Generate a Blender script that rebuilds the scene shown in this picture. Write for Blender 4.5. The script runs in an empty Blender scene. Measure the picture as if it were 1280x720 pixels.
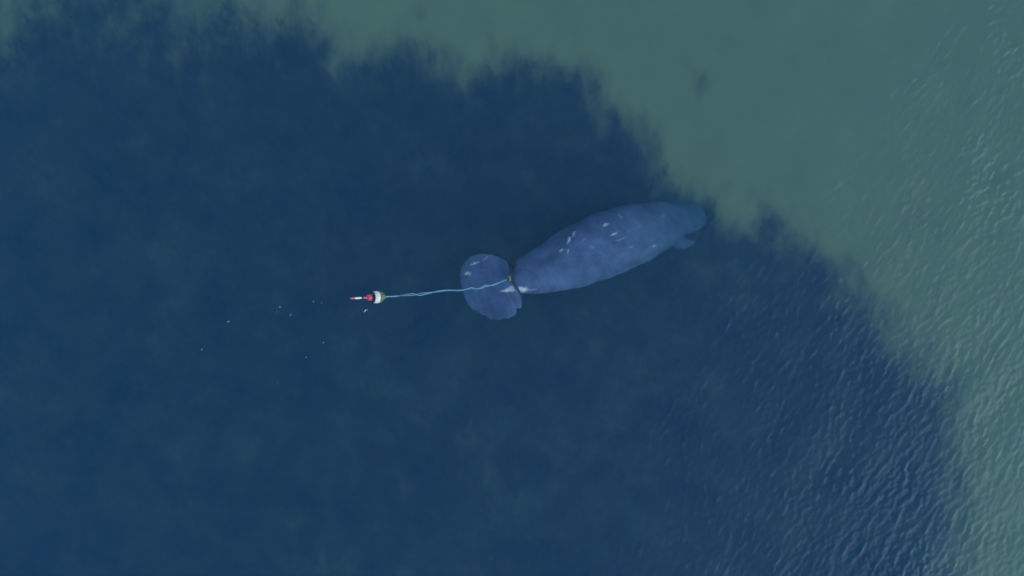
import bpy, bmesh, math, random
import numpy as np
from mathutils import Vector, Matrix, noise
R = math.radians
random.seed(7)
rng = np.random.default_rng(11)
S = bpy.context.scene
COL = S.collection

# ------------------------------------------------------------------ camera
H = 12.0                                  # drone height over the water (m); 1 photo pixel = 1 cm at the surface
cam_d = bpy.data.cameras.new('camera'); cam_d.sensor_width = 36.0; cam_d.lens = 36.0 * H / 12.8
cam_d.clip_start = 0.1; cam_d.clip_end = 3000
cam = bpy.data.objects.new('camera', cam_d); COL.objects.link(cam); cam.location = (0, 0, H)
S.camera = cam
cam_d.dof.use_dof = True; cam_d.dof.focus_distance = H; cam_d.dof.aperture_fstop = 0.11    # focused on the water surface

# ------------------------------------------------------------------ world, sun, exposure
SUN_EL, SUN_AZ = 33.0, -27.0              # azimuth measured from +X, counter-clockwise: a veiled sun towards the lower right
w = bpy.data.worlds.new('World'); S.world = w; w.use_nodes = True
nt = w.node_tree; bg = nt.nodes['Background']
sky = nt.nodes.new('ShaderNodeTexSky'); sky.sky_type = 'NISHITA'; sky.sun_disc = False
sky.dust_density = 0.0; sky.ozone_density = 1.3; sky.air_density = 1.0
sky.sun_elevation = R(SUN_EL); sky.sun_rotation = R(90 - SUN_AZ)
nt.links.new(sky.outputs[0], bg.inputs[0]); bg.inputs[1].default_value = 0.15
sd = bpy.data.lights.new('sun', 'SUN'); sd.energy = 1.1; sd.angle = R(58); sd.color = (0.66, 0.86, 1.0)
so = bpy.data.objects.new('sun', sd); COL.objects.link(so)
sv = Vector((math.cos(R(SUN_EL)) * math.cos(R(SUN_AZ)), math.cos(R(SUN_EL)) * math.sin(R(SUN_AZ)), math.sin(R(SUN_EL))))
so.rotation_euler = sv.to_track_quat('Z', 'Y').to_euler(); so.location = sv * 30
S.view_settings.view_transform = 'Standard'; S.view_settings.look = 'None'
S.view_settings.gamma = 1; S.view_settings.use_curve_mapping = False
S.view_settings.exposure = 0.70
S.cycles.volume_bounces = 1; S.cycles.max_bounces = 8; S.cycles.transparent_max_bounces = 12
S.cycles.caustics_reflective = False; S.cycles.caustics_refractive = False

# ------------------------------------------------------------------ helpers
def at(px, py, z=0.0):
    k = 0.01 * (H - z) / H
    return Vector(((px - 640) * k, (360 - py) * k, z))

def smooth(a, b, x):
    t = np.clip((x - a) / (b - a), 0, 1); return t * t * (3 - 2 * t)

def new_mat(name, base=(0.5, 0.5, 0.5), rough=0.6, var=0.25, scale=20.0, bump=0.0, spec=0.5):
    m = bpy.data.materials.new(name); m.use_nodes = True
    n = m.node_tree.nodes; l = m.node_tree.links; p = n['Principled BSDF']
    p.inputs['Roughness'].default_value = rough; p.inputs['Specular IOR Level'].default_value = spec
    tc = n.new('ShaderNodeTexCoord'); no = n.new('ShaderNodeTexNoise')
    no.inputs['Scale'].default_value = scale; no.inputs['Detail'].default_value = 5
    l.new(tc.outputs['Object'], no.inputs['Vector'])
    mx = n.new('ShaderNodeMix'); mx.data_type = 'RGBA'
    mx.inputs[6].default_value = (*[c * (1 - var) for c in base], 1)
    mx.inputs[7].default_value = (*[min(1, c * (1 + var)) for c in base], 1)
    l.new(no.outputs['Fac'], mx.inputs[0]); l.new(mx.outputs[2], p.inputs['Base Color'])
    if bump:
        b = n.new('ShaderNodeBump'); b.inputs['Strength'].default_value = 0.6; b.inputs['Distance'].default_value = bump
        l.new(no.outputs['Fac'], b.inputs['Height']); l.new(b.outputs[0], p.inputs['Normal'])
    return m, n, l, p, mx

def link_mesh(name, me, mat, parent=None, smooth_=True):
    if smooth_: me.polygons.foreach_set('use_smooth', np.ones(len(me.polygons), dtype=bool))
    if mat is not None: me.materials.append(mat)
    o = bpy.data.objects.new(name, me); COL.objects.link(o)
    if parent is not None: o.parent = parent
    return o

def tag(o, label=None, cat=None, group=None, kind=None):
    if label: o['label'] = label
    if cat: o['category'] = cat
    if group: o['group'] = group
    if kind: o['kind'] = kind
    return o

def empty(name, loc):
    o = bpy.data.objects.new(name, None); COL.objects.link(o); o.location = loc; return o

def np_mesh(name, verts, quads):
    me = bpy.data.meshes.new(name)
    me.vertices.add(len(verts)); me.vertices.foreach_set('co', np.ascontiguousarray(verts, dtype=np.float32).ravel())
    nq = len(quads)
    me.loops.add(nq * 4); me.loops.foreach_set('vertex_index', np.ascontiguousarray(quads, dtype=np.int32).ravel())
    me.polygons.add(nq); me.polygons.foreach_set('loop_start', np.arange(nq, dtype=np.int32) * 4)
    me.update(calc_edges=True); return me

def grid_quads(nx, ny):
    i = np.arange(nx * ny).reshape(ny, nx)
    return np.stack([i[:-1, :-1], i[:-1, 1:], i[1:, 1:], i[1:, :-1]], -1).reshape(-1, 4)

def spread(half, step, far):
    c = list(np.arange(-half, half + 1e-6, step)); out = []; x = half; d = step
    while x < far: d *= 1.35; x += d; out.append(min(x, far))
    return np.array([-v for v in out[::-1]] + c + out)

def vnoise(x, y, seed=0):                  # smooth value noise, vectorised
    r = np.random.default_rng(seed).random((64, 64))
    xi = np.floor(x).astype(int); yi = np.floor(y).astype(int); fx = x - xi; fy = y - yi
    fx = fx * fx * (3 - 2 * fx); fy = fy * fy * (3 - 2 * fy)
    g = lambda a, b: r[b % 64, a % 64]
    return (g(xi, yi) * (1 - fx) + g(xi + 1, yi) * fx) * (1 - fy) + (g(xi, yi + 1) * (1 - fx) + g(xi + 1, yi + 1) * fx) * fy

def fbm(x, y, seed=0, octs=4):
    s = 0; a = 0.5; t = 0
    for k in range(octs): s = s + a * vnoise(x * 2 ** k + 7.3 * k, y * 2 ** k + 3.1 * k, seed + k); t += a; a *= 0.55
    return s / t

# ------------------------------------------------------------------ seabed: pale sand and the dark seagrass meadow on it
BED = -1.9
EDGE = [(-900, 300), (-300, 120), (-60, 60), (-5, 25), (30, 0), (150, 0), (230, 22), (300, 28), (350, 34), (385, 45), (412, 58), (425, 88),
        (465, 92), (500, 78), (545, 108), (590, 112), (625, 92), (680, 98), (722, 92), (742, 150), (785, 142), (802, 180), (825, 222),
        (860, 244), (900, 268), (935, 290), (962, 280), (1000, 306), (1040, 322), (1056, 368), (1092, 404), (1125, 418),
        (1150, 440), (1172, 468), (1182, 500), (1176, 540), (1184, 585), (1202, 630), (1192, 690), (1180, 770), (1150, 900), (1100, 1600)]
SOFT = [(0, 55), (300, 40), (420, 24), (800, 18), (1000, 24), (1280, 30)]

def meadow(x, y):
    """share of the bed covered by seagrass at bed point x, y (arrays, m): 0 sand .. 1 meadow"""
    k = 0.01 * (H - BED) / H
    px = 640 + x / k; py = 360 - y / k
    wx = px + 26 * (fbm(px / 55, py / 95, 3) - 0.5) * 2; wy = py + 34 * (fbm(px / 42, py / 90, 9) - 0.5) * 2
    wx = wx + 22 * (fbm(px / 17, py / 46, 13) - 0.5); wy = wy + 26 * (fbm(px / 15, py / 40, 19) - 0.5)
    best = np.full(np.shape(px), 1e9); side = np.zeros(np.shape(px))
    for (x0, y0), (x1, y1) in zip(EDGE[:-1], EDGE[1:]):
        dx, dy = x1 - x0, y1 - y0; L = dx * dx + dy * dy
        t = np.clip(((wx - x0) * dx + (wy - y0) * dy) / L, 0, 1)
        d = np.hypot(wx - x0 - t * dx, wy - y0 - t * dy)
        c = dx * (wy - y0) - dy * (wx - x0)
        m = d < best - 1e-6; side = np.where(m, np.sign(c), side); best = np.where(m, d, best)
    sdist = best * side
    soft = np.interp(px, [s[0] for s in SOFT], [s[1] for s in SOFT])
    f = smooth(-soft * 2.9, soft * 2.9, sdist + np.interp(px, [600, 1000], [12, 0]))
    for cx, cy, r, a in ((878, 106, 15, .5), (528, 18, 16, .3), (578, 76, 14, .35), (560, 40, 12, .15)):     # lone tufts on the sand
        f = np.maximum(f, a * np.exp(-((px - cx) ** 2 + (py - cy) ** 2) / r ** 2))
    for cx, cy, rx, ry, a in ((178, 92, 12, 26, .16), (248, 78, 16, 30, .14), (8, 20, 14, 50, .5), (432, 212, 24, 12, .07), (362, 122, 24, 10, .09), (25, 100, 20, 30, .12),
                              (380, 700, 90, 50, .16), (600, 570, 90, 110, .14), (560, 420, 30, 60, .05), (880, 640, 80, 60, .05), (120, 330, 40, 60, .05), (665, 140, 14, 22, .2), (690, 420, 60, 50, .05)):       # thin places in the meadow
        f = f * (1 - a * np.exp(-((px - cx) / rx) ** 2 - ((py - cy) / ry) ** 2))
    return f

xs = spread(9.6, 0.04, 220); ys = spread(6.0, 0.04, 220)
X, Y = np.meshgrid(xs, ys)
cover = meadow(X, Y)
Z = BED + 0.10 * (fbm(X * 0.6, Y * 0.6, 21) - 0.5) + 0.03 * (fbm(X * 3, Y * 3, 22) - 0.5)
me = np_mesh('seabed', np.stack([X, Y, Z], -1).reshape(-1, 3), grid_quads(len(xs), len(ys)))
a = me.attributes.new('meadow', 'FLOAT', 'POINT'); a.data.foreach_set('value', cover.ravel().astype(np.float32))
m, n, l, p, mx = new_mat('sand_and_meadow_floor', (0.60, 0.50, 0.225), 0.9, 0.16, 1.6, 0.02, 0.1)
at_n = n.new('ShaderNodeAttribute'); at_n.attribute_name = 'meadow'
tc = n.new('ShaderNodeTexCoord'); n2 = n.new('ShaderNodeTexNoise'); n2.inputs['Scale'].default_value = 3.2; n2.inputs['Detail'].default_value = 7; n2.inputs['Roughness'].default_value = .62
mpn = n.new('ShaderNodeMapping'); mpn.inputs['Scale'].default_value = (1.25, .6, 1); l.new(tc.outputs['Object'], mpn.inputs[0]); l.new(mpn.outputs[0], n2.inputs['Vector'])
ma = n.new('ShaderNodeMath'); ma.operation = 'MULTIPLY_ADD'; ma.inputs[1].default_value = 1.0; ma.inputs[2].default_value = -0.5   # noise*k - k/2
l.new(n2.outputs['Fac'], ma.inputs[0])
mb_ = n.new('ShaderNodeMath'); mb_.operation = 'ADD'; l.new(ma.outputs[0], mb_.inputs[0]); l.new(at_n.outputs['Fac'], mb_.inputs[1])
mr = n.new('ShaderNodeMapRange'); mr.interpolation_type = 'SMOOTHSTEP'; mr.inputs['From Min'].default_value = 0.05; mr.inputs['From Max'].default_value = 0.95
l.new(mb_.outputs[0], mr.inputs['Value'])
gm = n.new('ShaderNodeMix'); gm.data_type = 'RGBA'
n3 = n.new('ShaderNodeTexNoise'); n3.inputs['Scale'].default_value = 1.1; n3.inputs['Detail'].default_value = 8; n3.inputs['Roughness'].default_value = .65
l.new(tc.outputs['Object'], n3.inputs['Vector'])
cr = n.new('ShaderNodeValToRGB'); cr.color_ramp.elements[0].position = .35; cr.color_ramp.elements[0].color = (.006, .010, .006, 1)
cr.color_ramp.elements[1].position = .72; cr.color_ramp.elements[1].color = (.17, .165, .12, 1)
l.new(n3.outputs['Fac'], cr.inputs[0]); l.new(cr.outputs[0], gm.inputs[7])
l.new(mr.outputs[0], gm.inputs[0]); l.new(mx.outputs[2], gm.inputs[6]); l.new(gm.outputs[2], p.inputs['Base Color'])
tag(link_mesh('seabed', me, m), 'pale sandy bottom with darker weedy floor under the water', kind='structure')

# seagrass: bent blades in tufts, thinning out over the ragged edge
xmn, xmx, ymn, ymx = -9.4, 9.4, -5.8, 5.8
NT = 30000
tx = rng.uniform(xmn, xmx, NT); ty = rng.uniform(ymn, ymx, NT)
keep = rng.random(NT) < smooth(.4, .95, meadow(tx, ty))
tx, ty = tx[keep], ty[keep]; NB = 6
bx = np.repeat(tx, NB) + rng.normal(0, .045, len(tx) * NB); by = np.repeat(ty, NB) + rng.normal(0, .045, len(tx) * NB)
nb = len(bx); ln = rng.uniform(.08, .22, nb); wd = rng.uniform(.0022, .0042, nb)
lean = rng.normal(1.75, .5, nb)                       # the current bends them up the picture
dx, dy = np.cos(lean), np.sin(lean); lx, ly = -dy, dx
rows = []
for t, b in ((0, 0), (.4, .12), (.75, .38), (1.0, .68)):
    cx = bx + dx * ln * b; cy = by + dy * ln * b; cz = BED + 0.0 + ln * (t - .35 * t * t)
    wv = wd * (1 - .75 * t ** 3)
    rows.append(np.stack([cx - lx * wv, cy - ly * wv, cz], -1)); rows.append(np.stack([cx + lx * wv, cy + ly * wv, cz], -1))
V = np.stack(rows, 1).reshape(-1, 3)
base = (np.arange(nb) * 8)[:, None, None]
Q = (base + np.array([[0, 1, 3, 2], [2, 3, 5, 4], [4, 5, 7, 6]])[None]).reshape(-1, 4)
gmat, *_ = new_mat('seagrass_blade', (0.060, 0.068, 0.045), 0.7, .97, 3.5, 0, .2)
tag(link_mesh('seagrass', np_mesh('seagrass', V, Q), gmat), 'dark seagrass meadow growing on the sandy bottom', 'seagrass', kind='stuff')

# ------------------------------------------------------------------ water: rippled surface over murky blue water
NW = 1280; DX = 0.016; Lw = NW * DX
kx = 2 * np.pi * np.fft.fftfreq(NW, DX); KX, KY = np.meshgrid(kx, kx); K = np.hypot(KX, KY) + 1e-9
TH = np.arctan2(KY, KX)
def wave_field(lam, bw, th0, power, seed):
    r = np.random.default_rng(seed); k0 = 2 * np.pi / lam
    amp = np.exp(-(np.log(K / k0) / bw) ** 2) / K * np.abs(np.cos((TH - th0) / 1.0)) ** power
    sp = amp * (r.normal(size=K.shape) + 1j * r.normal(size=K.shape)) * np.exp(-(K / 210) ** 2)
    h = np.fft.ifft2(sp).real
    return h / np.sqrt(np.mean(np.gradient(h, DX, axis=0) ** 2 + np.gradient(h, DX, axis=1) ** 2))     # unit slope
h1 = wave_field(0.135, .6, R(-32), 2.0, 1); h2 = wave_field(0.070, .45, R(-38), 1.2, 2); h3 = wave_field(0.85, .4, R(-30), 6, 3); h4 = wave_field(.09, .4, R(-80), 1.5, 4)
xw = spread(9.2, DX, 220); yw = spread(5.8, DX, 220)
XW, YW = np.meshgrid(xw, yw)
ii = np.clip(np.round((XW + Lw / 2) / DX).astype(int), 0, NW - 1); jj = np.clip(np.round((YW + Lw / 2) / DX).astype(int), 0, NW - 1)
px, py = 640 + XW * 100, 360 - YW * 100
g = (px - 600) / 680 * 0.78 + (py - 60) / 660 * 0.36
big = 0.16 + 0.84 * smooth(0.0, 1.15, g) ** 1.5; big = big * (0.7 + 0.6 * fbm(XW * .7, YW * .7, 31)) * (0.45 + 1.1 * fbm(XW * 2.3, YW * 2.3, 33))
h1 = h1 / h1.std(); h1 = (np.exp(.55 * h1) - 1) * .55; h1 = h1 / np.sqrt(np.mean(np.gradient(h1, DX, axis=0) ** 2 + np.gradient(h1, DX, axis=1) ** 2))   # peaked crests
big = big * (1 + .45 * smooth(.72, 1.1, g) + .25 * smooth(980, 1250, px)); gust = (0.78 + (.15 + 1.3 * smooth(900, 1250, px)) * smooth(.52, .8, fbm(XW * 1.7 + 9, YW * 1.7, 77)))
big = big * gust
HT = 0.104 * big * (h1[jj, ii]) + 0.085 * big * h2[jj, ii] + 0.035 * (0.2 + 0.8 * big) * h3[jj, ii] + 0.018 * (0.5 + big) * h4[jj, ii]
rr = np.hypot(px - 462, (py - 372)); HT = HT + 0.0025 * np.sin(rr * 2 * np.pi / 9.5) * np.exp(-(rr / 34) ** 2) * smooth(360, 400, py + .4 * (462 - px))
inner = smooth(0, 1, np.minimum((9.2 - np.abs(XW)) / .6, (5.8 - np.abs(YW)) / .6)); HT = np.where(inner > 0, HT * inner, 0)
nxw, nyw = len(xw), len(yw); top = np.stack([XW, YW, HT], -1).reshape(-1, 3)
vid = np.arange(nxw * nyw).reshape(nyw, nxw)
ring = np.concatenate([vid[0, :], vid[1:, -1], vid[-1, -2::-1], vid[-2:0:-1, 0]])
low = top[ring].copy(); low[:, 2] = -6.0; nr = len(ring); lowid = nxw * nyw + np.arange(nr)
q = [grid_quads(nxw, nyw)]
q.append(np.stack([np.roll(ring, -1), ring, lowid, np.roll(lowid, -1)], -1))
me = np_mesh('water', np.concatenate([top, low]), np.concatenate(q))
bm = bmesh.new(); bm.from_mesh(me); bm.verts.ensure_lookup_table()
bm.faces.new([bm.verts[i] for i in lowid[::-1]]); bm.normal_update(); bm.to_mesh(me); bm.free()
m = bpy.data.materials.new('clear_rippled_water'); m.use_nodes = True; n = m.node_tree.nodes; l = m.node_tree.links; n.clear()
out = n.new('ShaderNodeOutputMaterial'); ms = n.new('ShaderNodeMixShader'); tr = n.new('ShaderNodeBsdfTransparent'); gl = n.new('ShaderNodeBsdfGlossy')
gl.inputs['Roughness'].default_value = 0.29
fr = n.new('ShaderNodeFresnel')                # light passes straight through here (no bending), so the exit side must not totally reflect
ge = n.new('ShaderNodeNewGeometry'); io = n.new('ShaderNodeMapRange'); io.inputs['To Min'].default_value = 1.333; io.inputs['To Max'].default_value = 1 / 1.333
l.new(ge.outputs['Backfacing'], io.inputs['Value']); l.new(io.outputs[0], fr.inputs['IOR'])
bp = n.new('ShaderNodeBump'); bp.inputs['Distance'].default_value = 0.004; bp.inputs['Strength'].default_value = 0.9
tcw = n.new('ShaderNodeTexCoord'); mp = n.new('ShaderNodeMapping'); mp.inputs['Rotation'].default_value = (0, 0, R(34)); mp.inputs['Scale'].default_value = (1.0, 0.45, 1)
nn = n.new('ShaderNodeTexNoise'); nn.inputs['Scale'].default_value = 17; nn.inputs['Detail'].default_value = 5; nn.inputs['Roughness'].default_value = .6
l.new(tcw.outputs['Object'], mp.inputs[0]); l.new(mp.outputs[0], nn.inputs['Vector']); l.new(nn.outputs['Fac'], bp.inputs['Height'])
l.new(bp.outputs[0], fr.inputs['Normal']); l.new(bp.outputs[0], gl.inputs['Normal'])
l.new(fr.outputs[0], ms.inputs[0]); l.new(tr.outputs[0], ms.inputs[1]); l.new(gl.outputs[0], ms.inputs[2]); l.new(ms.outputs[0], out.inputs['Surface'])
SC = (0.024, 0.080, 0.185); AB = (0.32, 0.19, 0.22)                       # scattering and absorption per metre
vs = n.new('ShaderNodeVolumeScatter'); vs.inputs['Density'].default_value = SC[2]; vs.inputs['Color'].default_value = (SC[0] / SC[2], SC[1] / SC[2], 1, 1)
vs.inputs['Anisotropy'].default_value = 0.0
va = n.new('ShaderNodeVolumeAbsorption'); va.inputs['Density'].default_value = 0.6; va.inputs['Color'].default_value = (1 - AB[0] / .6, 1 - AB[1] / .6, 1 - AB[2] / .6, 1)
ad = n.new('ShaderNodeAddShader'); l.new(vs.outputs[0], ad.inputs[0]); l.new(va.outputs[0], ad.inputs[1]); l.new(ad.outputs[0], out.inputs['Volume'])
tag(link_mesh('water', me, m), 'clear blue green water with small ripples', kind='structure')

# ------------------------------------------------------------------ manatee
# stations along the back: centre px, half widths px (upper side, lower side), direction of the section, top depth, half thickness
ST = [  # cx, cy, hu, hl, wx, wy, ztop, ht
    (577.5, 362, 4, 4), (578.4, 362, 15, 14), (580, 362, 22.5, 21), (583, 361.6, 29, 27), (588, 361, 35, 32.5), (594, 360.6, 39.5, 36.5), (601, 360, 42.5, 40),
    (608, 359.4, 43.6, 42.3), (616, 358.6, 42.5, 43.5), (623, 357.6, 39.5, 43.6), (629, 356.4, 35.0, 42), (634, 355.2, 30.5, 37), (638, 354, 25.5, 30),
    (641.5, 352.6, 17.5, 21.5), (645, 351.2, 15.5, 17), (648.5, 350, 19, 17.5), (653, 347.8, 25.5, 20.5), (660, 344.8, 25.5, 24), (670, 341.6, 27.5, 26.8),
    (684, 336, 31, 30.5), (702, 329, 35, 34.5), (722, 320.5, 39, 38.5), (744, 311.6, 41.5, 41), (766, 303, 41.5, 40.5), (786, 295.6, 39, 38.5),
    (806, 288.6, 36, 35.5), (822, 283, 33, 31.5), (836, 278.4, 29.5, 27.5), (848, 274.6, 25.5, 23.5), (858, 271.6, 21.5, 20.5), (866, 269.4, 19, 19), (873, 267.4, 17, 17),
    (877, 266.4, 13, 14), (879.6, 265.8, 8, 9), (880.6, 265.4, 2, 2)]
xs_ = np.array([s[0] for s in ST])
ztop = np.interp(xs_, [577, 600, 636, 655, 700, 760, 815, 850, 885], [-.34, -.29, -.14, -.12, -.14, -.17, -.40, -.84, -1.36])
hth = np.interp(xs_, [577, 579, 590, 612, 628, 640, 648, 660, 700, 750, 800, 840, 866, 880, 885], [.006, .014, .022, .028, .05, .09, .115, .16, .27, .33, .30, .235, .18, .12, .03])
ang = np.interp(xs_, [577, 612, 634, 641.5, 645, 650, 690, 885], [15, 12, 2, 13, 18, 19, 21.5, 20.5])       # upper side
anl = np.interp(xs_, [577, 612, 623, 634, 639, 642, 645, 650, 690, 885], [15, 15, 18, 25, 32, 30, 22, 19, 21.5, 20.5])   # lower side
NS = 230; par = np.linspace(0, len(ST) - 1, NS); base_i = np.arange(len(ST))
from_c = lambda v: np.interp(par, base_i, v)
def sm(v, k=5):
    v = from_c(v); pad = np.concatenate([2 * v[0] - v[1:k + 1][::-1], v, 2 * v[-1] - v[-k - 1:-1][::-1]])
    ker = np.hanning(2 * k + 3)[1:-1]; ker /= ker.sum(); return np.convolve(pad, ker, 'same')[k:-k]
cx_, cy_ = sm([s[0] for s in ST]), sm([s[1] for s in ST]); hu_, hl_ = sm([s[2] for s in ST]), sm([s[3] for s in ST]); zt_, ht_, an_ = sm(ztop), sm(hth), sm(ang); al_ = sm(anl)
# worn, nicked rear edge of the fluke's lower half
for c, wd_, dp in ((597, 2.0, 2.6), (607, 2.6, 2.0), (632.5, 1.8, 6), (641, 2.0, 1.5), (589, 2, 2), (618, 2.2, 1.8)):
    hl_ = hl_ - dp * np.exp(-((cx_ - c) / wd_) ** 2)
wob = lambda sd: (fbm(cx_ / 16, cx_ * 0 + sd, 60 + sd) - .5) * 2
bodym = smooth(655, 690, cx_) * smooth(884, 870, cx_); tailm = smooth(640, 630, cx_)
hl_ = hl_ - 3.0 * np.exp(-((cx_ - 589) / 7) ** 2)
hu_ = hu_ + 1.6 * wob(1) * bodym + 1.6 * wob(2) * tailm - 2.2 * np.exp(-((cx_ - 846) / 7) ** 2); hl_ = hl_ + 2.2 * wob(3) * bodym + 2.2 * wob(4) * tailm - 2.0 * np.exp(-((cx_ - 850) / 7) ** 2)
hl_ = np.maximum(hl_, 2)
NR = 72; vv = []
for i in range(NS):
    wdir = (math.sin(R(an_[i])), math.cos(R(an_[i])))            # towards the lower side, pixel space
    zc = zt_[i] - ht_[i]
    body = min(max((cx_[i] - 650) / 60, 0), 1)
    for j in range(NR):
        t = 2 * math.pi * j / NR; c, s_ = math.cos(t), math.sin(t)
        ww = R(al_[i] if c > 0 else an_[i]); wdir = (math.sin(ww), math.cos(ww))
        h = hl_[i] if c > 0 else hu_[i]
        e = 0.92 if body > .5 else 1.0
        cc = math.copysign(abs(c) ** e, c); ss = math.copysign(abs(s_) ** (1.0), s_)
        z = zc + ss * ht_[i] * (1.0 if s_ > 0 else .9)
        vv.append(at(cx_[i] + wdir[0] * cc * h, cy_[i] + wdir[1] * cc * h, z))
bm = bmesh.new(); bv = [bm.verts.new(v) for v in vv]
for i in range(NS - 1):
    for j in range(NR):
        k = (j + 1) % NR; bm.faces.new((bv[i * NR + j], bv[i * NR + k], bv[(i + 1) * NR + k], bv[(i + 1) * NR + j]))
bm.faces.new([bv[j] for j in range(NR)][::-1]); bm.faces.new([bv[(NS - 1) * NR + j] for j in range(NR)])
def paddle(bm, pts, seg=20):              # flipper: oval sections along pts (Vector, half width, half thickness, width direction)
    prev = None
    for p_, hw, ht, wv in pts:
        nv = Vector((0, 0, 1)); ringv = [bm.verts.new(p_ + wv * hw * math.cos(2 * math.pi * j / seg) + nv * ht * math.sin(2 * math.pi * j / seg)) for j in range(seg)]
        if prev:
            for j in range(seg): bm.faces.new((prev[j], prev[(j + 1) % seg], ringv[(j + 1) % seg], ringv[j]))
        else: bm.faces.new(ringv[::-1])
        prev = ringv
    bm.faces.new(prev)
for side in (1, -1):
    rt = at(832, 281, -.90); d = Vector((math.cos(R(20.5)), math.sin(R(20.5)), 0)); wv = Vector((d.y, -d.x, 0)) * side   # outwards
    if side == 1: path = [(0.10, -.02, 0), (.23, .05, -.02), (.315, .13, -.05), (.36, .21, -.08), (.375, .285, -.12)]
    else: path = [(0.10, 0, 0), (.22, .03, -.06), (.25, .10, -.16), (.24, .16, -.24), (.22, .20, -.3)]
    pts = []
    for q_, (o_, f_, z_) in enumerate(path):
        hw = (.07, .10, .105, .09, .04)[q_]; ht = (.045, .035, .028, .02, .01)[q_]
        pts.append((rt + wv * o_ + d * f_ + Vector((0, 0, z_)), hw, ht, (d - wv * (.25 + .8 * f_)).normalized()))
    paddle(bm, pts)
bmesh.ops.recalc_face_normals(bm, faces=bm.faces)
tmp = bpy.data.meshes.new('tmp'); bm.to_mesh(tmp); bm.free()
to = bpy.data.objects.new('tmp', tmp); COL.objects.link(to)
rm = to.modifiers.new('r', 'REMESH'); rm.mode = 'VOXEL'; rm.voxel_size = 0.0095
sm_ = to.modifiers.new('s', 'SMOOTH'); sm_.iterations = 4; sm_.factor = .5
dg = bpy.context.evaluated_depsgraph_get(); me = bpy.data.meshes.new_from_object(to.evaluated_get(dg)); me.name = 'manatee'
bpy.data.objects.remove(to)
co = np.empty(len(me.vertices) * 3, np.float32); me.vertices.foreach_get('co', co); co = co.reshape(-1, 3)
nrm = np.empty(len(me.vertices) * 3, np.float32); me.vertices.foreach_get('normal', nrm); nrm = nrm.reshape(-1, 3)
kk = 0.01 * (H - co[:, 2]) / H; vx = 640 + co[:, 0] / kk; vy = 360 - co[:, 1] / kk
wr = (fbm(vx / 7, vy / 7, 41) - .5) * .004 + (fbm((vx * .936 - vy * .35) / 3.0, (vx * .35 + vy * .936) / 26, 42) - .5) * .005
co += nrm * wr[:, None]; me.vertices.foreach_set('co', co.ravel())
scar = np.zeros(len(co)); pink = np.zeros(len(co))
SCARS = [  # cx, cy, half length, half width, angle (deg, counter-clockwise), strength, pink
    (711.5, 300, 5.0, 1.7, 68, 1.0, .25), (717, 292.5, 5, 1.5, 63, .55, .0), (701.5, 312.8, 3, 1.5, 35, .5, 0), (710, 314, 2.8, 1.3, 75, .35, 0),
    (757, 281.3, 4.2, 2.0, 25, .8, .6), (767.6, 292.7, 5.2, 1.3, 28, .62, 0), (776, 270.5, 5, 2, -48, .22, 0), (777, 299, 8, 1.5, 18, .18, 0), (789, 308.5, 4, 1.5, 15, .2, 0),
    (817.5, 307.6, 2.6, 1.6, 20, .5, 0), (740, 309, 3, 4, 90, .12, 0), (687, 297, 4, 1.3, 40, .15, 0), (730, 300, 6, 1.2, 40, .14, 0), (800, 283, 6, 1.0, 20, .1, 0), (829, 270, 5, 1.6, 30, .12, 0),
    (585, 341.6, 4.6, 2.9, 5, .75, .5), (593.5, 329, 6.5, 1.5, 18, .75, .1), (607, 323, 5, 1.1, 38, .35, 0), (603, 338, 5, 1, 10, .08, 0),
    (635, 363, 10, 2.2, 4, .95, .1), (638, 361, 5.5, 3.0, 28, .8, .1), (652.5, 362, 8.5, 3.6, -2, 1.0, .08), (666, 362, 6, .9, 10, .35, 0), (636, 399, 3, 3, 0, .06, 0)]
for cx, cy, hl, hw, an, st, pk in SCARS:
    ca, sa = math.cos(R(an)), -math.sin(R(an)); ddx, ddy = vx - cx, vy - cy
    u = ddx * ca + ddy * sa; v = -ddx * sa + ddy * ca
    v = v + 3.2 * (fbm(vx / 3.5, vy / 3.5, 51) - .5) * min(1, hl / 5); u = u + 3.0 * (fbm(vx / 2.5, vy / 2.5, 57) - .5); d = np.sqrt((u / hl) ** 2 + (v / hw) ** 2)
    f = st * (1 - smooth(.25, 1.3, d)) * (.55 + .9 * fbm(vx / 2.2, vy / 2.2, 53)) * .85 * (nrm[:, 2] > 0); scar = np.maximum(scar, f); pink = np.maximum(pink, pk * (1 - smooth(0.2, .8, np.hypot(ddx - hl * .4, ddy) / (hl + .1))))
for nm, val in (('scar', scar), ('pink', pink)):
    a = me.attributes.new(nm, 'FLOAT', 'POINT'); a.data.foreach_set('value', val.astype(np.float32))
m, n, l, p, mx = new_mat('manatee_skin', (0.084, 0.134, 0.236), 0.75, .38, 5.0, .006, .15)
nz = n.new('ShaderNodeTexNoise'); nz.inputs['Scale'].default_value = 2.2; nz.inputs['Detail'].default_value = 9; nz.inputs['Roughness'].default_value = .72; nz.inputs['Distortion'].default_value = .6
tcm = n.new('ShaderNodeTexCoord'); l.new(tcm.outputs['Object'], nz.inputs['Vector']); rp = n.new('ShaderNodeValToRGB')
rp.color_ramp.elements[0].position = .36; rp.color_ramp.elements[0].color = (.58, .66, .66, 1); rp.color_ramp.elements[1].position = .66; rp.color_ramp.elements[1].color = (1.25, 1.15, 1.12, 1)
l.new(nz.outputs['Fac'], rp.inputs[0]); mm2 = n.new('ShaderNodeMix'); mm2.data_type = 'RGBA'; mm2.blend_type = 'MULTIPLY'; mm2.inputs[0].default_value = 1
l.new(mx.outputs[2], mm2.inputs[6]); l.new(rp.outputs[0], mm2.inputs[7]); mx = mm2
a1 = n.new('ShaderNodeAttribute'); a1.attribute_name = 'scar'; a2 = n.new('ShaderNodeAttribute'); a2.attribute_name = 'pink'
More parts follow.
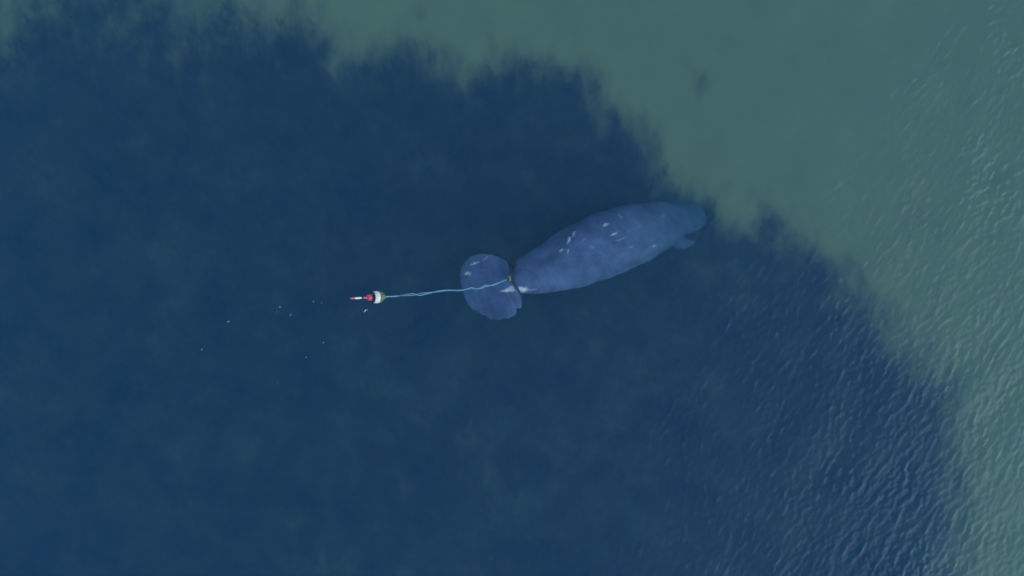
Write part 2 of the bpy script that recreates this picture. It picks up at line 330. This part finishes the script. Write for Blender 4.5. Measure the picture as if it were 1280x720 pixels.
sc = n.new('ShaderNodeMix'); sc.data_type = 'RGBA'; sc.inputs[6].default_value = (.78, .76, .72, 1); sc.inputs[7].default_value = (.75, .36, .26, 1); l.new(a2.outputs['Fac'], sc.inputs[0])
fm = n.new('ShaderNodeMix'); fm.data_type = 'RGBA'; l.new(a1.outputs['Fac'], fm.inputs[0]); l.new(mx.outputs[2], fm.inputs[6]); l.new(sc.outputs[2], fm.inputs[7]); l.new(fm.outputs[2], p.inputs['Base Color'])
man = tag(link_mesh('manatee', me, m), 'blue grey scarred manatee swimming just under the surface, a belt round its tail', 'manatee')
emat, *_ = new_mat('eye_black', (.02, .02, .02), .2, .2, 30)
def ball(bm, c, r, sx=(1, 1, 1), seg=16):
    res = bmesh.ops.create_uvsphere(bm, u_segments=seg, v_segments=seg // 2 + 2, radius=r); bmesh.ops.scale(bm, vec=sx, verts=res['verts']); bmesh.ops.translate(bm, vec=c, verts=res['verts']); return res['verts']
for sgn, (ex, ey) in ((-1, (861, 254.5)), (1, (868, 284))):
    bm = bmesh.new(); ball(bm, at(ex, ey, -1.0), .012); mm = bpy.data.meshes.new('eye'); bm.to_mesh(mm); bm.free(); link_mesh('eye', mm, emat, man)

# ------------------------------------------------------------------ belt round the tail stock, with its yellow buckle
def tube(points, radii, seg=10, closed=False, flat=1.0):
    bm = bmesh.new(); rings = []; N = len(points)
    up = Vector((0, 0, 1))
    for i, p_ in enumerate(points):
        a_ = points[(i - 1) % N] if closed or i > 0 else p_; b_ = points[(i + 1) % N] if closed or i < N - 1 else p_
        t = (b_ - a_).normalized(); s1 = t.cross(up)
        s1 = s1.normalized() if s1.length > 1e-4 else Vector((1, 0, 0)); s2 = s1.cross(t).normalized()
        r_ = radii[i] if hasattr(radii, '__len__') else radii
        rings.append([bm.verts.new(p_ + s1 * r_ * math.cos(2 * math.pi * j / seg) + s2 * r_ * flat * math.sin(2 * math.pi * j / seg)) for j in range(seg)])
    for i in range(N if closed else N - 1):
        A, B = rings[i], rings[(i + 1) % N]
        for j in range(seg): bm.faces.new((A[j], A[(j + 1) % seg], B[(j + 1) % seg], B[j]))
    if not closed: bm.faces.new(rings[0][::-1]); bm.faces.new(rings[-1])
    bmesh.ops.recalc_face_normals(bm, faces=bm.faces)
    mm = bpy.data.meshes.new('tube'); bm.to_mesh(mm); bm.free(); return mm
rub, *_ = new_mat('dark_rubber', (.018, .040, .068), .8, .35, 40)
belt = empty('tail_belt', at(645, 351, -.24))
bp_ = []; bz = -.245
bm = bmesh.new(); NBR = 64; ringsb = []
for j in range(NBR):
    t = 2 * math.pi * j / NBR; c, s_ = math.cos(t), math.sin(t); hw = 20.5; wa = R(19)
    cxp = 645.5 + math.sin(wa) * c * hw - 4.5 * (1 - abs(c)) * (s_ > 0); cyp = 351 + math.cos(wa) * c * hw
    z = bz + s_ * .132
    outd = Vector((math.sin(wa) * c, -math.cos(wa) * c, s_ * 1.1)).normalized(); ax = Vector((math.cos(wa), math.sin(wa), 0))
    p0 = at(cxp, cyp, z)
    ringsb.append([bm.verts.new(p0 + ax * a_ + outd * b_) for a_, b_ in ((-.016, -.004), (-.016, .005), (.016, .005), (.016, -.004))])
for j in range(NBR):
    A, B = ringsb[j], ringsb[(j + 1) % NBR]
    for k in range(4): bm.faces.new((A[k], A[(k + 1) % 4], B[(k + 1) % 4], B[k]))
bmesh.ops.recalc_face_normals(bm, faces=bm.faces); mm = bpy.data.meshes.new('strap'); bm.to_mesh(mm); bm.free()
def keep_local(o, par):
    o.parent = par; o.matrix_parent_inverse = Matrix.Translation(par.location).inverted(); return o
keep_local(link_mesh('strap', mm, rub, None, False), belt)
ymat, *_ = new_mat('algae_stained_yellow', (.20, .195, .10), .7, .35, 60)
bm = bmesh.new(); bmesh.ops.create_cube(bm, size=1); bmesh.ops.scale(bm, vec=(.044, .072, .03), verts=bm.verts)
bmesh.ops.bevel(bm, geom=bm.edges[:], offset=.007, segments=3, affect='EDGES'); bmesh.ops.translate(bm, vec=at(636.5, 348, -.080), verts=bm.verts)
mm = bpy.data.meshes.new('buckle'); bm.to_mesh(mm); bm.free(); keep_local(link_mesh('buckle', mm, ymat), belt)
bm = bmesh.new(); bmesh.ops.create_cone(bm, cap_ends=True, segments=16, radius1=.009, radius2=.009, depth=.05)
bmesh.ops.rotate(bm, verts=bm.verts, cent=(0, 0, 0), matrix=Matrix.Rotation(R(70), 3, 'X')); bmesh.ops.translate(bm, vec=at(635.5, 349, -.062), verts=bm.verts)
mm = bpy.data.meshes.new('swivel'); bm.to_mesh(mm); bm.free(); keep_local(link_mesh('swivel', mm, rub), belt)
tag(belt, 'dark belt with a small yellowish buckle round the tail of the manatee', 'belt')

# ------------------------------------------------------------------ tether: two pale cords from the belt to the buoy
TP = [(634, 349.5, -.095), (628, 351.5, -.09), (620, 355, -.085), (611, 357.5, -.08), (607, 357.2, -.075), (601, 360, -.07), (594, 361, -.07), (590, 359.8, -.065), (585, 361, -.06), (575, 363, -.055), (562, 362.8, -.05), (552, 363.6, -.05), (543, 365, -.045),
      (534, 366.5, -.045), (524, 368, -.04), (514, 368, -.04), (505, 369, -.06), (497, 370, -.10), (491, 370.4, -.085), (487.5, 370.7, -.062)]
def cat(P, k=8):
    out_ = []
    for i in range(len(P) - 1):
        p0, p1, p2, p3 = P[max(i - 1, 0)], P[i], P[i + 1], P[min(i + 2, len(P) - 1)]
        for q_ in range(k):
            t = q_ / k; out_.append(.5 * ((2 * p1) + (p2 - p0) * t + (2 * p0 - 5 * p1 + 4 * p2 - p3) * t * t + (3 * p1 - p0 - 3 * p2 + p3) * t ** 3))
    out_.append(P[-1]); return out_
cmat, *_ = new_mat('pale_cord', (.22, .38, .44), .6, .3, 50)
teth = empty('tether', at(634, 349.5, -.095))
main = cat([at(*q_) for q_ in TP])
amp_of = lambda x: .004 + .013 * math.exp(-((x - 522) / 22) ** 2) + .008 * math.exp(-((x - 604) / 9) ** 2) + .003 * math.exp(-((x - 590) / 4) ** 2)
for ph in (0, math.pi):
    pts = []
    for i, p_ in enumerate(main):
        xpx = 640 + p_.x * 100; A_ = amp_of(xpx) * min(1, i / 8, (len(main) - 1 - i) / 8)
        A_ *= .5 + 1.1 * abs(noise.noise(Vector((xpx * .045, 3, 1)))) * 1.6
        th = xpx / (4.8 if xpx > 560 else 6.5) + ph + 1.3 * noise.noise(Vector((xpx * .05, ph, 0)))
        pts.append(p_ + Vector((.2 * A_ * math.sin(th), A_ * math.cos(th) + .0025 * noise.noise(Vector((xpx * .3, 0, 5))), .5 * A_ * math.sin(th))))
    rad = [.0066 + .0012 * noise.noise(Vector((i * .11, ph, 2))) for i in range(len(pts))]
    o = link_mesh('cord', tube(pts, rad, 8), cmat); keep_local(o, teth)
tag(teth, 'pale twisted tether line running from the tail belt to the floating buoy', 'line')

# ------------------------------------------------------------------ tracking buoy
B0, B1 = at(438, 373, .235), at(488, 370.6, -.075)
def bpt(x):                                # axis point for a photo column
    t = (x - 438) / 50.0; z = .235 + t * (-.31); return at(x, 373 - 2.4 * t, z)
axd = (B1 - B0).normalized(); sdv = axd.cross(Vector((0, 0, 1))).normalized(); upv = sdv.cross(axd).normalized()
def lathe(prof, seg=40, wob=0.0):
    bm = bmesh.new(); rings = []
    for x, r_ in prof:
        c = bpt(x); r_ = r_ * .01; rg = []
        for j in range(seg):
            t = 2 * math.pi * j / seg; rw = r_ * (1 + wob * noise.noise(Vector((math.cos(t) * 2, math.sin(t) * 2, x * .5))))
            rg.append(bm.verts.new(c + (sdv * math.cos(t) + upv * math.sin(t)) * rw))
        rings.append(rg)
    for A, B in zip(rings[:-1], rings[1:]):
        for j in range(seg): bm.faces.new((A[j], A[(j + 1) % seg], B[(j + 1) % seg], B[j]))
    bm.faces.new(rings[0][::-1]); bm.faces.new(rings[-1]); bmesh.ops.recalc_face_normals(bm, faces=bm.faces)
    for e in bm.edges:
        if e.calc_face_angle(0) > R(35): e.smooth = False
    mm = bpy.data.meshes.new('lathe'); bm.to_mesh(mm); bm.free(); return mm
buoy = empty('tracking_buoy', at(468, 371.5, 0))
mw, *_ = new_mat('white_float_paint', (.78, .67, .56), .45, .2, 45)
mr_, *_ = new_mat('red_cap_paint', (.66, .06, .10), .45, .35, 60)
mk, *_ = new_mat('black_collar', (.012, .013, .018), .5, .3, 20)
mo, *_ = new_mat('algae_fouled_foam', (.15, .17, .08), .9, .8, 45, .006)
mc, *_ = new_mat('cream_antenna', (.80, .74, .60), .4, .05, 20)
mp_, *_ = new_mat('pink_antenna', (.78, .10, .20), .4, .1, 20)
def bpart(name, prof, mat, seg=40, wob=0): return keep_local(link_mesh(name, lathe(prof, seg, wob), mat), buoy)
bpart('float_band', [(466.4, 6.6), (466.8, 7.1), (468, 7.5), (470, 7.65), (472, 7.55), (472.6, 7.3), (472.7, 6)], mw)
bpart('collar', [(464.0, 3.8), (464.3, 5.6), (465.4, 6.7), (466.5, 6.9), (466.6, 6)], mk)
cap = bpart('cap', [(458.8, 1.5), (459.2, 3.2), (459.8, 3.8), (462, 3.95), (464.2, 4.0)], mr_)
bpart('fouled_base', [(472.5, 7.0), (473.5, 7.1), (475.5, 6.6), (477.5, 5.6), (479.5, 4.0), (481.2, 2.2), (481.8, .8)], mo, 48, .22)
bpart('tail_rod', [(481.2, .9), (483, 1.0), (487.5, .85), (488, .4)], cmat, 16)
bpart('antenna_base', [(453.4, .6), (454, 1.05), (458.9, 1.25)], mp_, 16)
ant = bpart('antenna', [(443.6, 1.15), (446, 1.3), (451.3, 1.2), (451.8, .6)], mc, 16)
bpart('antenna_tip', [(437.8, .2), (438.4, .7), (440, .95), (443.6, 1.12)], mp_, 16)
bpart('antenna_joint', [(451.6, .75), (453.6, .75)], mk, 16)
bm = bmesh.new()                          # weed threads trailing off the fouled base
for k in range(70):
    t = random.uniform(0, 2 * math.pi); x0 = random.uniform(473, 479); r0 = np.interp(x0, [472, 476, 480], [7.0, 6.3, 3.8]) * .01
    p0 = bpt(x0) + (sdv * math.cos(t) + upv * math.sin(t)) * r0 * .95; d = (axd * 1.0 + (sdv * math.cos(t) + upv * math.sin(t)) * random.uniform(.2, .7) + Vector((0, 0, -.2))).normalized()
    L_ = random.uniform(.012, .035); s_ = d.cross(Vector((random.random(), random.random(), .3))).normalized() * .0022
    v4 = [bm.verts.new(p0 - s_), bm.verts.new(p0 + s_), bm.verts.new(p0 + d * L_ + s_ * .3), bm.verts.new(p0 + d * L_ - s_ * .3)]; bm.faces.new(v4)
mm = bpy.data.meshes.new('algae_fringe'); bm.to_mesh(mm); bm.free(); keep_local(link_mesh('algae_fringe', mm, mo, None, False), buoy)
tag(buoy, 'white and red tracking buoy with a pink and cream antenna floating tilted on the water', 'buoy')

# ------------------------------------------------------------------ foam flecks drifting behind the buoy
fmat, *_ = new_mat('foam_white', (.72, .76, .78), .4, .1, 60)
FL = [(404.5, 428, .8, 'brightest foam fleck, below and left of the red and white buoy'), (383, 446.5, .6, 'tiny foam fleck, second of the three falling away below the buoy'),
      (347.5, 477.8, .7, 'tiny foam fleck, lowest of the three falling away below the buoy'), (392, 376.5, .7, 'small foam fleck level with the antenna, nearest to its left'),
      (363.5, 393.5, .6, 'small foam fleck above and right of the pair of flecks', ), (350.5, 383.5, .7, 'small foam fleck at the upper end of a short bubble streak'),
      (285.5, 402, .8, 'small foam fleck far left of the buoy, upper of two'), (252.5, 436.5, .7, 'curved faint foam fleck farthest left of the buoy'),
      (260, 488, .5, 'very faint foam fleck in the dark water, lowest at far left'), (457, 388, 1.4, 'pale foam wisp right under the buoy'), (418.5, 422.5, .35, 'pinhead foam fleck just above the brightest fleck'),
      (402, 378.5, .5, 'faint foam fleck between the antenna tip and its neighbour on the left'), (346, 389.5, .4, 'faint foam fleck at the lower end of a short bubble streak')]
for i, it in enumerate(FL):
    fx, fy, sz, lb = it; sz *= 1.35
    bm = bmesh.new(); rd = random.Random(i * 7 + 1); an = R(rd.uniform(20, 60)); nb_ = rd.randint(3, 6)
    for k in range(nb_):
        t = (k / nb_ - .5) * 2.6 * sz * .01; r_ = sz * .01 * rd.uniform(.22, .5) * (1 - abs(k / nb_ - .4) * .8)
        ball(bm, (t * math.cos(an) + rd.uniform(-.3, .3) * sz * .01, t * math.sin(an) + rd.uniform(-.3, .3) * sz * .01, 0.001), max(r_, .0014), (1, 1, .55), 8)
    mm = bpy.data.meshes.new('foam_fleck'); bm.to_mesh(mm); bm.free(); o = link_mesh('foam_fleck', mm, fmat)
    jx = int(np.argmin(abs(xw - (fx - 640) * .01))); jy = int(np.argmin(abs(yw - (360 - fy) * .01)))
    o.location = at(fx, fy, float(HT[jy, jx]) + .001); tag(o, lb, 'foam', 'foam flecks drifting beside the buoy')
